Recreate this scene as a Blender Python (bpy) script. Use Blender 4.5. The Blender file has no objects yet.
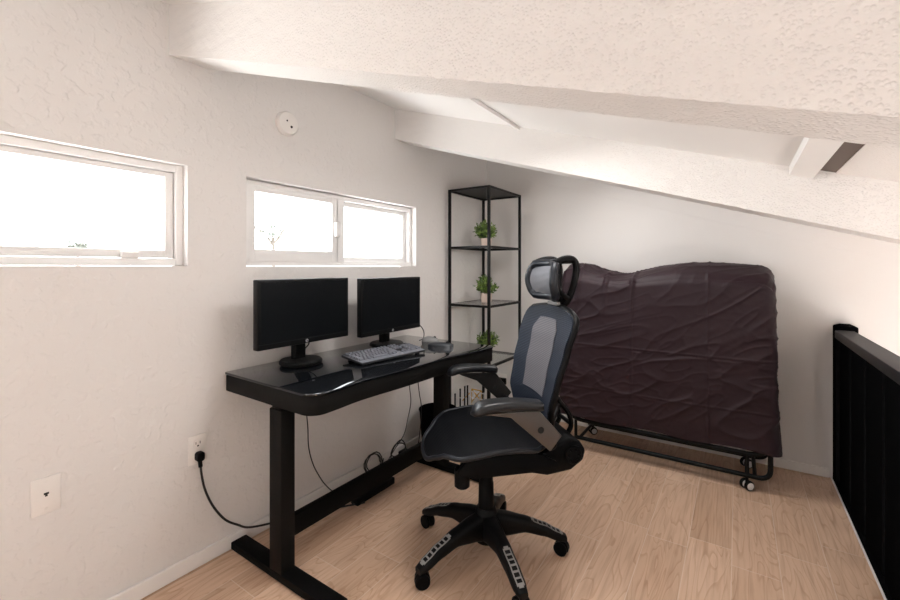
import bpy, bmesh, math, random
from mathutils import Vector, Matrix, noise
random.seed(7)
PI = math.pi
S = bpy.context.scene
COL = S.collection

# ------------------------------------------------------------------ helpers
def obj(name, bm, m, parent=None, smooth=40, loc=None):
    me = bpy.data.meshes.new(name)
    bmesh.ops.recalc_face_normals(bm, faces=bm.faces)
    bm.to_mesh(me); bm.free()
    for mm in (m if isinstance(m, (list, tuple)) else [m]):
        me.materials.append(mm)
    if smooth:
        for p in me.polygons: p.use_smooth = True
        me.set_sharp_from_angle(angle=math.radians(smooth))
    o = bpy.data.objects.new(name, me); COL.objects.link(o)
    if parent: o.parent = parent
    if loc: o.location = loc
    return o

def thing(name, label, cat, loc=(0, 0, 0), rotz=0, group=None):
    o = bpy.data.objects.new(name, None); COL.objects.link(o)
    o.empty_display_size = .05
    o.location = loc; o.rotation_euler = (0, 0, rotz)
    o['label'] = label; o['category'] = cat
    if group: o['group'] = group
    return o

def tag(o, label, cat, group=None):
    o['label'] = label; o['category'] = cat
    if group: o['group'] = group
    return o

def struct(name, bm, m, parent=None, label=None, smooth=0):
    o = obj(name, bm, m, parent, smooth)
    if parent is None: o['kind'] = 'structure'
    if label: o['label'] = label
    return o

def copy_tree(o, parent=None):
    c = o.copy(); COL.objects.link(c)
    if parent: c.parent = parent
    for ch in list(o.children): copy_tree(ch, c)
    return c

def B(): return bmesh.new()

def box(bm, x0, x1, y0, y1, z0, z1, bev=0, seg=2, mi=0):
    t = bmesh.new()
    v = [t.verts.new(p) for p in ((x0,y0,z0),(x1,y0,z0),(x1,y1,z0),(x0,y1,z0),(x0,y0,z1),(x1,y0,z1),(x1,y1,z1),(x0,y1,z1))]
    for f in ((3,2,1,0),(4,5,6,7),(0,1,5,4),(1,2,6,5),(2,3,7,6),(3,0,4,7)): t.faces.new([v[i] for i in f])
    if bev: bmesh.ops.bevel(t, geom=list(t.edges), offset=bev, segments=seg, profile=.5, affect='EDGES')
    merge(bm, t, mi); return bm

def merge(bm, t, mi=0, mat=None):
    if mat is not None: bmesh.ops.transform(t, matrix=mat, verts=t.verts)
    m = {}
    for v in t.verts: m[v] = bm.verts.new(v.co)
    for f in t.faces:
        try:
            nf = bm.faces.new([m[v] for v in f.verts]); nf.material_index = mi
        except ValueError: pass
    t.free()

def prism(bm, pts, a0, a1, axis='z', bev=0, seg=2, mi=0):
    """extrude a 2-D outline. axis z: (x,y); axis y: (x,z); axis x: (y,z)"""
    t = bmesh.new()
    def P(p, a):
        return {'z': (p[0], p[1], a), 'y': (p[0], a, p[1]), 'x': (a, p[0], p[1])}[axis]
    lo = [t.verts.new(P(p, a0)) for p in pts]; hi = [t.verts.new(P(p, a1)) for p in pts]
    n = len(pts)
    t.faces.new(lo[::-1]); t.faces.new(hi)
    for i in range(n): t.faces.new((lo[i], lo[(i+1) % n], hi[(i+1) % n], hi[i]))
    bmesh.ops.recalc_face_normals(t, faces=t.faces)
    if bev:
        es = [e for e in t.edges if len(e.link_faces) == 2 and e.calc_face_angle(0) > .6]
        bmesh.ops.bevel(t, geom=es, offset=bev, segments=seg, profile=.5, affect='EDGES')
    merge(bm, t, mi); return bm

def frames(pts):
    pts = [Vector(p) for p in pts]; n = len(pts)
    tg = [(pts[min(i+1, n-1)] - pts[max(i-1, 0)]).normalized() for i in range(n)]
    u = tg[0].orthogonal().normalized(); out = []
    for i in range(n):
        u = (u - tg[i]*u.dot(tg[i])).normalized()
        out.append((pts[i], tg[i], u, tg[i].cross(u)))
    return out

def smooth_path(pts, n=8):
    P = [Vector(p) for p in pts]; Q = [P[0]*2-P[1]] + P + [P[-1]*2-P[-2]]; out = []
    for i in range(1, len(Q)-2):
        a, b, c, d = Q[i-1:i+3]
        for k in range(n):
            t = k/n
            out.append(.5*((2*b)+(c-a)*t+(2*a-5*b+4*c-d)*t*t+(3*b-a-3*c+d)*t**3))
    out.append(P[-1]); return out

def tube(bm, pts, r, seg=10, sm=0, closed=False, mi=0):
    if sm: pts = smooth_path(pts, sm)
    fr = frames(pts); R = r if isinstance(r, (list, tuple)) else [r]*len(fr)
    rings = []
    for (p, t, u, v), rr in zip(fr, R):
        rings.append([bm.verts.new(p + (u*math.cos(2*PI*k/seg) + v*math.sin(2*PI*k/seg))*rr) for k in range(seg)])
    for a, b in zip(rings, rings[1:]):
        for k in range(seg):
            f = bm.faces.new((a[k], a[(k+1) % seg], b[(k+1) % seg], b[k])); f.material_index = mi
    if closed:
        a, b = rings[-1], rings[0]
        off = min(range(seg), key=lambda s: (a[0].co-b[s].co).length)
        for k in range(seg):
            f = bm.faces.new((a[k], a[(k+1) % seg], b[(k+1+off) % seg], b[(k+off) % seg])); f.material_index = mi
    else:
        f = bm.faces.new(rings[0][::-1]); f.material_index = mi
        f = bm.faces.new(rings[-1]); f.material_index = mi
    return bm

def lathe(bm, prof, seg=32, mat=None, mi=0):
    t = bmesh.new(); rings = []
    for r, z in prof:
        rings.append([t.verts.new((r*math.cos(2*PI*k/seg), r*math.sin(2*PI*k/seg), z)) for k in range(seg)] if r > 1e-6 else [t.verts.new((0, 0, z))])
    for a, b in zip(rings, rings[1:]):
        for k in range(seg):
            q = (k+1) % seg
            if len(a) == 1 and len(b) == 1: continue
            if len(a) == 1: t.faces.new((a[0], b[k], b[q]))
            elif len(b) == 1: t.faces.new((a[k], a[q], b[0]))
            else: t.faces.new((a[k], a[q], b[q], b[k]))
    if len(rings[0]) > 1: t.faces.new(rings[0][::-1])
    if len(rings[-1]) > 1: t.faces.new(rings[-1])
    merge(bm, t, mi, mat); return bm

def cyl(bm, p0, p1, r, seg=20, bev=0, mi=0):
    p0 = Vector(p0); p1 = Vector(p1); d = p1-p0; L = d.length
    M = Matrix.Translation(p0) @ d.to_track_quat('Z', 'Y').to_matrix().to_4x4()
    pr = [(0, 0), (r, 0), (r, L), (0, L)] if not bev else [(0, 0), (r-bev, 0), (r, bev), (r, L-bev), (r-bev, L), (0, L)]
    return lathe(bm, pr, seg, M, mi)

def loft(bm, secs, cap=True, mi=0):
    rs = [[bm.verts.new(p) for p in s] for s in secs]; n = len(rs[0])
    for a, b in zip(rs, rs[1:]):
        for k in range(n):
            f = bm.faces.new((a[k], a[(k+1) % n], b[(k+1) % n], b[k])); f.material_index = mi
    if cap:
        bm.faces.new(rs[0][::-1]).material_index = mi; bm.faces.new(rs[-1]).material_index = mi
    return bm

def rrect(w, h, r, n=4):
    out = []
    for cx, cy, a0 in ((w/2-r, h/2-r, 0), (-w/2+r, h/2-r, 90), (-w/2+r, -h/2+r, 180), (w/2-r, -h/2+r, 270)):
        for k in range(n+1):
            a = math.radians(a0+90*k/n); out.append((cx+r*math.cos(a), cy+r*math.sin(a)))
    return out

def interp(x, tab):
    if x <= tab[0][0]: return tab[0][1]
    for (a, va), (b, vb) in zip(tab, tab[1:]):
        if x <= b:
            t = (x-a)/(b-a); t = t*t*(3-2*t)*.5+t*.5
            return va+(vb-va)*t
    return tab[-1][1]

# ------------------------------------------------------------------ materials
def mat(name, col, rough=.5, metal=0, spec=.5, bump=None, coat=0, sheen=0):
    m = bpy.data.materials.new(name); m.use_nodes = True
    nt = m.node_tree; b = nt.nodes['Principled BSDF']
    b.inputs['Base Color'].default_value = (*col, 1); b.inputs['Roughness'].default_value = rough
    b.inputs['Metallic'].default_value = metal; b.inputs['Specular IOR Level'].default_value = spec
    b.inputs['Coat Weight'].default_value = coat; b.inputs['Sheen Weight'].default_value = sheen
    if bump:                                           # list of (scale, detail, strength, distance)
        prev = None
        tc = nt.nodes.new('ShaderNodeTexCoord')
        for sc, det, st, dist in bump:
            n = nt.nodes.new('ShaderNodeTexNoise'); n.inputs['Scale'].default_value = sc; n.inputs['Detail'].default_value = det
            nt.links.new(tc.outputs['Object'], n.inputs['Vector'])
            k = nt.nodes.new('ShaderNodeBump'); k.inputs['Strength'].default_value = st; k.inputs['Distance'].default_value = dist
            nt.links.new(n.outputs['Fac'], k.inputs['Height'])
            if prev: nt.links.new(prev.outputs['Normal'], k.inputs['Normal'])
            prev = k
        nt.links.new(prev.outputs['Normal'], b.inputs['Normal'])
    return m

def weave(m, scale, axis_rot=(0, 0, 0), strength=.5, dark=None):
    nt = m.node_tree; b = nt.nodes['Principled BSDF']
    tc = nt.nodes.new('ShaderNodeTexCoord'); mp = nt.nodes.new('ShaderNodeMapping'); mp.inputs['Rotation'].default_value = axis_rot
    w = nt.nodes.new('ShaderNodeTexWave'); w.inputs['Scale'].default_value = scale; w.bands_direction = 'Z'
    nt.links.new(tc.outputs['Object'], mp.inputs['Vector']); nt.links.new(mp.outputs['Vector'], w.inputs['Vector'])
    k = nt.nodes.new('ShaderNodeBump'); k.inputs['Strength'].default_value = strength; k.inputs['Distance'].default_value = .002
    nt.links.new(w.outputs['Fac'], k.inputs['Height']); nt.links.new(k.outputs['Normal'], b.inputs['Normal'])
    if dark:
        mx = nt.nodes.new('ShaderNodeMix'); mx.data_type = 'RGBA'
        mx.inputs['A'].default_value = (*dark, 1); mx.inputs['B'].default_value = b.inputs['Base Color'].default_value
        nt.links.new(w.outputs['Fac'], mx.inputs['Factor']); nt.links.new(mx.outputs['Result'], b.inputs['Base Color'])
    return m

WALLC = (.742, .716, .698)
M_wall = mat('painted_plaster', WALLC, .75, bump=[(7, 3, .22, .012), (40, 2, .12, .004)])
M_wallb = mat('painted_board', WALLC, .75, bump=[(60, 2, .08, .003)])
M_ceil = mat('ceiling_paint', (.80, .78, .765), .8, bump=[(60, 2, .08, .003)])
def stipple(name, col, sc, dist, x0=None, x1=None, grain=False, thr=(.5, .68), dots=False):
    m = mat(name, col, .8); nt = m.node_tree; b = nt.nodes['Principled BSDF']; L = nt.links
    tc = nt.nodes.new('ShaderNodeTexCoord'); n = nt.nodes.new('ShaderNodeTexNoise'); n.inputs['Scale'].default_value = sc; n.inputs['Detail'].default_value = 2
    L.new(tc.outputs['Object'], n.inputs['Vector'])
    r = nt.nodes.new('ShaderNodeMapRange'); r.interpolation_type = 'SMOOTHSTEP'; r.inputs['From Min'].default_value = thr[0]; r.inputs['From Max'].default_value = thr[1]
    L.new(n.outputs['Fac'], r.inputs['Value']); h = r.outputs[0]
    if dots:
        v = nt.nodes.new('ShaderNodeTexVoronoi'); v.inputs['Scale'].default_value = sc; L.new(tc.outputs['Object'], v.inputs['Vector'])
        n.inputs['Scale'].default_value = sc*.45
        rv = nt.nodes.new('ShaderNodeMapRange'); rv.interpolation_type = 'SMOOTHSTEP'; rv.inputs['From Min'].default_value = .6; rv.inputs['From Max'].default_value = .15
        L.new(v.outputs['Distance'], rv.inputs['Value']); r.inputs['From Min'].default_value = .28; r.inputs['From Max'].default_value = .52
        kk = nt.nodes.new('ShaderNodeMath'); kk.operation = 'MULTIPLY'; L.new(rv.outputs[0], kk.inputs[0]); L.new(h, kk.inputs[1]); h = kk.outputs[0]
    if x0 is not None:
        sp = nt.nodes.new('ShaderNodeSeparateXYZ'); L.new(tc.outputs['Object'], sp.inputs[0])
        g = nt.nodes.new('ShaderNodeMapRange'); g.inputs['From Min'].default_value = x0; g.inputs['From Max'].default_value = x1; g.inputs['To Min'].default_value = .12
        L.new(sp.outputs['X'], g.inputs['Value'])
        k = nt.nodes.new('ShaderNodeMath'); k.operation = 'MULTIPLY'; L.new(h, k.inputs[0]); L.new(g.outputs[0], k.inputs[1]); h = k.outputs[0]
    bp = nt.nodes.new('ShaderNodeBump'); bp.inputs['Strength'].default_value = .6; bp.inputs['Distance'].default_value = dist
    L.new(h, bp.inputs['Height']); last = bp
    if grain:
        mp = nt.nodes.new('ShaderNodeMapping'); mp.inputs['Scale'].default_value = (6, 60, 60); mp.inputs['Rotation'].default_value = (0, .31, 0); L.new(tc.outputs['Object'], mp.inputs['Vector'])
        n2 = nt.nodes.new('ShaderNodeTexNoise'); n2.inputs['Scale'].default_value = 1; n2.inputs['Detail'].default_value = 3; L.new(mp.outputs[0], n2.inputs['Vector'])
        b2 = nt.nodes.new('ShaderNodeBump'); b2.inputs['Strength'].default_value = .35; b2.inputs['Distance'].default_value = .003
        L.new(n2.outputs['Fac'], b2.inputs['Height']); L.new(bp.outputs[0], b2.inputs['Normal']); last = b2
    L.new(last.outputs[0], b.inputs['Normal']); return m
M_pop = stipple('stippled_paint', (.78, .755, .738), 145, .002, dots=True)
M_beam = stipple('beam_paint', (.745, .722, .705), 145, .0022, .15, 1.0, True, dots=True)
M_wall = stipple('painted_plaster', WALLC, 30, .0017, thr=(.48, .66))
M_trim = mat('white_trim', (.82, .795, .775), .45)
M_vinyl = mat('white_vinyl', (.80, .785, .775), .35)
M_plate = mat('cover_plate', (.80, .765, .735), .35)
M_black = mat('black_metal', (.004, .0038, .0038), .55, spec=.06)
M_blackp = mat('black_plastic', (.004, .004, .0045), .5, spec=.08)
M_dark = mat('dark_slot', (.004, .004, .004), .7)
M_rail = mat('black_paint', (.004, .004, .0043), .6, spec=0, bump=[(120, 2, .15, .002)])
M_desk = mat('desk_frame', (.008, .0075, .007), .55, spec=.08)
M_glass_top = mat('black_glass', (.006, .007, .009), .03, spec=.5)
M_gedge = mat('glass_edge', (.05, .055, .06), .15)
M_screen = mat('screen_panel', (.004, .005, .006), .32, spec=.15)
M_bezel = mat('monitor_plastic', (.004, .004, .0042), .4, spec=.15)
M_logo = mat('logo_silver', (.6, .6, .62), .3, metal=.6)
M_key = mat('key_grey', (.19, .20, .235), .38)
M_kbody = mat('keyboard_body', (.02, .021, .024), .4)
M_kdeck = mat('keyboard_deck', (.17, .18, .21), .4)
M_kwell = mat('key_well', (.012, .013, .016), .5)
M_mouse = mat('mouse_grey', (.035, .04, .05), .35)
M_silver = mat('silver_plastic', (.22, .22, .22), .35)
M_seat = weave(mat('seat_mesh', (.005, .0057, .008), .5, spec=.16), 60, (0, PI/2, 0), .45, (.003, .0033, .0042))
M_back = weave(mat('back_mesh', (.026, .036, .058), .55, spec=.25), 45, (0, 0, 0), .5, (.009, .0125, .021))
M_panel = weave(mat('back_panel_mesh', (.17, .165, .18), .6, spec=.3), 45, (0, 0, 0), .35, (.095, .093, .105))
M_headp = weave(mat('head_mesh', (.21, .215, .235), .6, spec=.3), 60, (0, 0, 0), .35, (.11, .115, .13))
M_rim = mat('chair_frame', (.004, .004, .0045), .42, spec=.15)
M_seatrim = mat('seat_rim', (.013, .015, .02), .35, spec=.35)
M_arm = mat('arm_pad', (.010, .011, .0135), .32, spec=.4)
M_brk = mat('arm_metal', (.12, .104, .094), .34, metal=.5)
M_brkd = mat('arm_plastic_dark', (.016, .015, .0145), .4, spec=.3)
M_ins = mat('leg_insert_grey', (.33, .325, .32), .4)
M_shelf = mat('shelf_steel', (.006, .0055, .0055), .42, spec=.2)
M_pot = mat('pot_ceramic', (.74, .60, .53), .6)
M_soil = mat('potting_soil', (.03, .02, .014), .9)
M_cord = mat('cord_rubber', (.008, .008, .008), .45)
M_white = mat('white_wheel', (.75, .74, .74), .4)
M_gold = mat('gold_wire', (.72, .43, .08), .3, metal=.7)
M_wwire = mat('white_wire', (.75, .73, .70), .4)
M_bin = mat('bin_plastic', (.003, .003, .0035), .6, spec=0)
M_tube = mat('bed_tube', (.004, .004, .004), .4, spec=.15)
M_matt = mat('mattress_ticking', (.35, .33, .31), .8)

def leaf_mat():
    m = mat('leaf_green', (.06, .13, .02), .5); nt = m.node_tree; b = nt.nodes['Principled BSDF']
    n = nt.nodes.new('ShaderNodeTexNoise'); n.inputs['Scale'].default_value = 35
    r = nt.nodes.new('ShaderNodeValToRGB'); e = r.color_ramp.elements
    e[0].position = .35; e[0].color = (.03, .07, .015, 1); e[1].position = .65; e[1].color = (.24, .36, .075, 1)
    tc = nt.nodes.new('ShaderNodeTexCoord'); nt.links.new(tc.outputs['Object'], n.inputs['Vector'])
    nt.links.new(n.outputs['Fac'], r.inputs['Fac']); nt.links.new(r.outputs['Color'], b.inputs['Base Color']); return m
M_leaf = leaf_mat()

def pane_mat(name, tint, gloss=.08):
    m = bpy.data.materials.new(name); m.use_nodes = True; nt = m.node_tree; nt.nodes.clear()
    o = nt.nodes.new('ShaderNodeOutputMaterial'); t = nt.nodes.new('ShaderNodeBsdfTransparent'); g = nt.nodes.new('ShaderNodeBsdfGlossy')
    g.inputs['Roughness'].default_value = .02; t.inputs['Color'].default_value = (*tint, 1)
    x = nt.nodes.new('ShaderNodeMixShader'); x.inputs[0].default_value = gloss
    lw = nt.nodes.new('ShaderNodeLayerWeight'); pw = nt.nodes.new('ShaderNodeMath'); pw.operation = 'POWER'; pw.inputs[1].default_value = 5
    ad = nt.nodes.new('ShaderNodeMath'); ad.operation = 'MULTIPLY_ADD'; ad.inputs[1].default_value = .9; ad.inputs[2].default_value = .04
    nt.links.new(lw.outputs['Facing'], pw.inputs[0]); nt.links.new(pw.outputs[0], ad.inputs[0]); nt.links.new(ad.outputs[0], x.inputs[0])
    nt.links.new(t.outputs[0], x.inputs[1]); nt.links.new(g.outputs[0], x.inputs[2]); nt.links.new(x.outputs[0], o.inputs[0]); return m
M_pane = pane_mat('window_glass', (.97, .98, .98))
M_shelfglass = pane_mat('shelf_glass', (.93, .96, .95))

def cover_mat():
    m = mat('nylon_cover', (.021, .0085, .0125), .55, spec=.3, bump=[(260, 2, .06, .001)])
    return m
M_cover = cover_mat()

def floor_mat():
    m = bpy.data.materials.new('wood_plank_tile'); m.use_nodes = True; nt = m.node_tree; b = nt.nodes['Principled BSDF']; L = nt.links
    def N(t, **k):
        n = nt.nodes.new(t)
        for a, v in k.items(): setattr(n, a, v)
        return n
    def math_(op, a, bb=None, c=None):
        n = N('ShaderNodeMath', operation=op)
        for i, v in enumerate((a, bb, c)):
            if v is None: continue
            if isinstance(v, (int, float)): n.inputs[i].default_value = v
            else: L.new(v, n.inputs[i])
        return n.outputs[0]
    tc = N('ShaderNodeTexCoord'); sp = N('ShaderNodeSeparateXYZ'); L.new(tc.outputs['Object'], sp.inputs[0])
    W, LEN = .159, .62
    u = math_('DIVIDE', math_('ADD', sp.outputs['X'], 10*W-1.774), W)
    iu = math_('FLOOR', u); fu = math_('SUBTRACT', u, iu)
    wn = N('ShaderNodeTexWhiteNoise', noise_dimensions='1D'); L.new(iu, wn.inputs['W'])
    v = math_('ADD', math_('DIVIDE', sp.outputs['Y'], LEN), wn.outputs['Value'])
    iv = math_('FLOOR', v); fv = math_('SUBTRACT', v, iv)
    cb = N('ShaderNodeCombineXYZ'); L.new(iu, cb.inputs[0]); L.new(iv, cb.inputs[1])
    wc = N('ShaderNodeTexWhiteNoise', noise_dimensions='3D'); L.new(cb.outputs[0], wc.inputs['Vector'])
    sc = N('ShaderNodeSeparateColor'); L.new(wc.outputs['Color'], sc.inputs[0])
    # grain
    gv = N('ShaderNodeCombineXYZ')
    L.new(math_('ADD', math_('MULTIPLY', sp.outputs['X'], 1.0), math_('MULTIPLY', sc.outputs[0], 7.0)), gv.inputs[0])
    L.new(math_('ADD', math_('MULTIPLY', sp.outputs['Y'], .16), math_('MULTIPLY', sc.outputs[1], 5.0)), gv.inputs[1])
    n1 = N('ShaderNodeTexNoise'); n1.inputs['Scale'].default_value = 7; n1.inputs['Detail'].default_value = 2; n1.inputs['Distortion'].default_value = .6
    L.new(gv.outputs[0], n1.inputs['Vector'])
    rings = math_('FRACT', math_('MULTIPLY', n1.outputs['Fac'], 19.0))
    rr = N('ShaderNodeValToRGB'); e = rr.color_ramp.elements
    e[0].position = 0; e[0].color = (1, 1, 1, 1); e[1].position = 1; e[1].color = (.25, .25, .25, 1)
    x = e.new(.75); x.color = (.8, .8, .8, 1); x = e.new(.92); x.color = (0, 0, 0, 1)
    L.new(rings, rr.inputs['Fac'])
    n2 = N('ShaderNodeTexNoise'); n2.inputs['Scale'].default_value = 70; n2.inputs['Detail'].default_value = 4
    mp = N('ShaderNodeMapping'); mp.inputs['Scale'].default_value = (1, .05, 1); L.new(tc.outputs['Object'], mp.inputs['Vector']); L.new(mp.outputs[0], n2.inputs['Vector'])
    n3 = N('ShaderNodeTexNoise'); n3.inputs['Scale'].default_value = 5; n3.inputs['Detail'].default_value = 2; L.new(gv.outputs[0], n3.inputs['Vector'])
    c1 = N('ShaderNodeMix', data_type='RGBA'); c1.inputs['A'].default_value = (.52, .335, .222, 1); c1.inputs['B'].default_value = (.82, .60, .445, 1)
    L.new(math_('ADD', math_('MULTIPLY', sc.outputs[2], .45), math_('MULTIPLY', n3.outputs['Fac'], .6)), c1.inputs['Factor'])
    c2 = N('ShaderNodeMix', data_type='RGBA', blend_type='MULTIPLY'); c2.inputs['B'].default_value = (.76, .66, .58, 1)
    L.new(c1.outputs['Result'], c2.inputs['A'])
    L.new(math_('MULTIPLY', math_('SUBTRACT', 1.0, rr.outputs['Color']), .65), c2.inputs['Factor'])
    c3 = N('ShaderNodeMix', data_type='RGBA', blend_type='MULTIPLY'); c3.inputs['B'].default_value = (.78, .72, .68, 1)
    L.new(c2.outputs['Result'], c3.inputs['A']); 
    sm = N('ShaderNodeMapRange'); sm.inputs['From Min'].default_value = .45; sm.inputs['From Max'].default_value = .7; L.new(n2.outputs['Fac'], sm.inputs['Value'])
    L.new(math_('MULTIPLY', sm.outputs[0], .8), c3.inputs['Factor'])
    # grout joints
    g = .0016
    eu = math_('LESS_THAN', math_('MULTIPLY', math_('MINIMUM', fu, math_('SUBTRACT', 1.0, fu)), W), g)
    ev = math_('LESS_THAN', math_('MULTIPLY', math_('MINIMUM', fv, math_('SUBTRACT', 1.0, fv)), LEN), g)
    jt = math_('MAXIMUM', eu, ev)
    c4 = N('ShaderNodeMix', data_type='RGBA'); c4.inputs['B'].default_value = (.80, .69, .59, 1)
    L.new(c3.outputs['Result'], c4.inputs['A']); L.new(math_('MULTIPLY', jt, .45), c4.inputs['Factor'])
    L.new(c4.outputs['Result'], b.inputs['Base Color'])
    b.inputs['Roughness'].default_value = .46; b.inputs['Specular IOR Level'].default_value = .4
    bp = N('ShaderNodeBump'); bp.inputs['Strength'].default_value = .25; bp.inputs['Distance'].default_value = .0015
    L.new(math_('SUBTRACT', 1.0, jt), bp.inputs['Height']); L.new(bp.outputs[0], b.inputs['Normal'])
    return m
M_floor = floor_mat()

# ------------------------------------------------------------------ the room
SL = .319
def zc(x): return 2.2 - SL*x             # ceiling underside
def zb(x): return 2.008 - SL*x           # beam underside
YB = 3.22; YF = -1.7; XR = 3.3; DX1 = .62; DH = 1.25
Y1W = (-.39, .806, 1.205, 1.60); Y2W = (1.048, 2.241, 1.205, 1.597)

struct('floor', box(B(), -.14, 2.236, YF-.12, YB+.12, -.12, 0), M_floor)
struct('floor', box(B(), 2.236, XR, YF-.12, YB+.12, -1.32, -1.2), M_wallb)
struct('trim_5', box(B(), 2.231, 2.238, -1.6, YB-.001, -.15, .004), M_trim)

bm = B()
box(bm, -.14, 0, YF, YB+.12, -.12, 1.204)
box(bm, -.14, 0, YF, YB+.12, 1.6, 2.45)
box(bm, -.14, 0, YF, Y1W[0], 1.204, 1.6)
box(bm, -.14, 0, Y1W[1], Y2W[0], 1.204, 1.6)
box(bm, -.14, 0, Y2W[1], YB+.12, 1.204, 1.6)
struct('wall_left', bm, M_wall)
struct('wall_back', prism(B(), [(0, -1.2), (XR+.12, -1.2), (XR+.12, zc(XR)+.15), (0, zc(0)+.15)], YB, YB+.12, 'y'), M_wallb)
RW = (.3, 1.2, .15, .75)
bm = B()
box(bm, XR, XR+.12, YF, RW[0], -1.2, zc(XR)+.1); box(bm, XR, XR+.12, RW[1], YB, -1.2, zc(XR)+.1)
box(bm, XR, XR+.12, RW[0], RW[1], -1.2, RW[2]); box(bm, XR, XR+.12, RW[0], RW[1], RW[3], zc(XR)+.1)
struct('wall_right', bm, M_wallb)
bm = B()
prism(bm, [(0, -1.2), (.25, -1.2), (.25, zc(.25)+.1), (0, zc(0)+.1)], YF-.12, YF, 'y')
prism(bm, [(DX1, -1.2), (XR, -1.2), (XR, zc(XR)+.1), (DX1, zc(DX1)+.1)], YF-.12, YF, 'y')
prism(bm, [(.25, DH), (DX1, DH), (DX1, zc(DX1)+.1), (.25, zc(.25)+.1)], YF-.12, YF, 'y')
struct('wall_front', bm, M_wallb)
# added glazed door, unseen behind the camera, lets in fill daylight
bm = B()
box(bm, .25, .31, YF-.09, YF-.03, 0, DH); box(bm, DX1-.06, DX1, YF-.09, YF-.03, 0, DH)
box(bm, .31, DX1-.06, YF-.09, YF-.03, DH-.06, DH); box(bm, .31, DX1-.06, YF-.09, YF-.03, 0, .06)
d1 = struct('added_door_1', bm, M_vinyl)
obj('glass_pane', box(B(), .31, DX1-.06, YF-.064, YF-.058, .06, DH-.06), M_pane, d1, 0)

# ceiling: smooth boards left of a slot, stippled board right of it
def slab(bm, x0, x1, y0, y1, dz0, dz1):
    return prism(bm, [(x0, zc(x0)+dz0), (x1, zc(x1)+dz0), (x1, zc(x1)+dz1), (x0, zc(x0)+dz1)], y0, y1, 'y')
struct('ceiling', slab(B(), -.14, 2.022, YF-.12, YB+.12, 0, .06), M_ceil)
bm = B(); slab(bm, 2.084, XR+.12, YF-.12, YB+.12, 0, .06)
struct('ceiling', bm, M_pop)

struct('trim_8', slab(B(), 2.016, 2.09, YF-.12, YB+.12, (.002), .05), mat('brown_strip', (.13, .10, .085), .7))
def beam(name, y0, y1, dz=0, xr=XR, rough=.0022):
    bm = B(); nx = 330; prof = []
    ny = 12; nz = 24
    def ring(x):
        zl = zb(x)+dz; zh = zc(x)+.03
        return [(x, y0, zh+(zl-zh)*k/nz) for k in range(nz)] + [(x, y0+(y1-y0)*k/ny, zl) for k in range(ny)] + [(x, y1, zl+(zh-zl)*k/nz) for k in range(nz+1)]
    rows = []
    for i in range(nx+1):
        x = xr*i/nx; row = []
        amp = rough*min(1, .35+.5*x)
        for p in ring(x):
            q = Vector(p); n = noise.noise(q*55)+.6*noise.noise(q*120)
            ridge = noise.noise(Vector((q.x*9, q.y*60, q.z*60)))
            q.y += amp*(n if q.y < (y0+y1)/2 else -n) + .0012*ridge; q.z += amp*.8*noise.noise(q*60+Vector((9, 3, 1)))
            if i == 0: q.x = 0
            row.append(bm.verts.new(q))
        rows.append(row)
    for a, b_ in zip(rows, rows[1:]):
        for k in range(len(a)): bm.faces.new((a[k], a[(k+1) % len(a)], b_[(k+1) % len(a)], b_[k]))
    bm.faces.new(rows[0]); bm.faces.new(rows[-1])
    return struct(name, bm, M_beam, smooth=60)
beam('trim_1', .74, .88)
beam('trim_2', 2.03, 2.172)
struct('trim_3', prism(B(), [(0, zb(0)+.022), (XR, zb(XR)+.022), (XR, zc(XR)+.05), (0, zc(0)+.05)], YB-.005, YB+.02, 'y'), M_wallb)
beam('trim_4', -.55, -.41)
# battens under the ceiling between the two beams
struct('trim_6', slab(B(), .834, .856, .875, 2.035, -.016, .01), M_ceil)
struct('trim_7', slab(B(), 1.954, 2.022, .875, 2.035, -.032, .01), M_ceil)

struct('baseboard_left', prism(B(), [(0, 0), (.013, 0), (.013, .05), (.009, .058), (0, .058)], YF, YB, 'y') if False else box(B(), 0, .013, YF, YB, 0, .06, .004), M_trim)
struct('baseboard_back', box(B(), .013, 2.225, YB-.012, YB, 0, .055, .004), M_trim)

# windows
def ring_frame(bm, xa, xb, y0, y1, z0, z1, w, wt=None, wb=None):
    wt = wt or w; wb = wb or w
    box(bm, xa, xb, y0, y0+w, z0, z1, .003); box(bm, xa, xb, y1-w, y1, z0, z1, .003)
    box(bm, xa, xb, y0+w-.001, y1-w+.001, z0, z0+wb, .003); box(bm, xa, xb, y0+w-.001, y1-w+.001, z1-wt, z1, .003)
y0, y1, z0, z1 = Y1W
bm = B(); ring_frame(bm, -.11, -.035, y0, y1, z0, z1, .028)
w1 = struct('window_1', bm, M_vinyl)
bm = B(); ring_frame(bm, -.10, -.05, y0+.03, y1-.03, z0+.03, z1-.03, .03, .02)
sash = obj('sash', bm, M_vinyl, w1, 30)
obj('glass_pane', box(B(), -.078, -.072, y0+.058, y1-.058, z0+.058, z1-.048), M_pane, w1, 0)
obj('latch', box(B(), -.05, -.028, .60, .655, z0+.028, z0+.052, .004), M_vinyl, w1, 30)
y0, y1, z0, z1 = Y2W
bm = B(); ring_frame(bm, -.11, -.04, y0, y1, z0, z1, .025)
box(bm, -.10, -.035, 1.588, 1.642, z0+.02, z1-.02, .003)
w2 = struct('window_2', bm, M_vinyl)
bm = B(); ring_frame(bm, -.075, -.035, y0+.02, 1.598, z0+.02, z1-.02, .042, .03, .058)
obj('sash', bm, M_vinyl, w2, 30)
bm = B(); ring_frame(bm, -.105, -.072, 1.62, y1-.02, z0+.02, z1-.02, .038, .032, .032)
obj('sash', bm, M_vinyl, w2, 30)
obj('glass_pane', box(B(), -.058, -.052, y0+.058, 1.56, z0+.075, z1-.05), M_pane, w2, 0)
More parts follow.
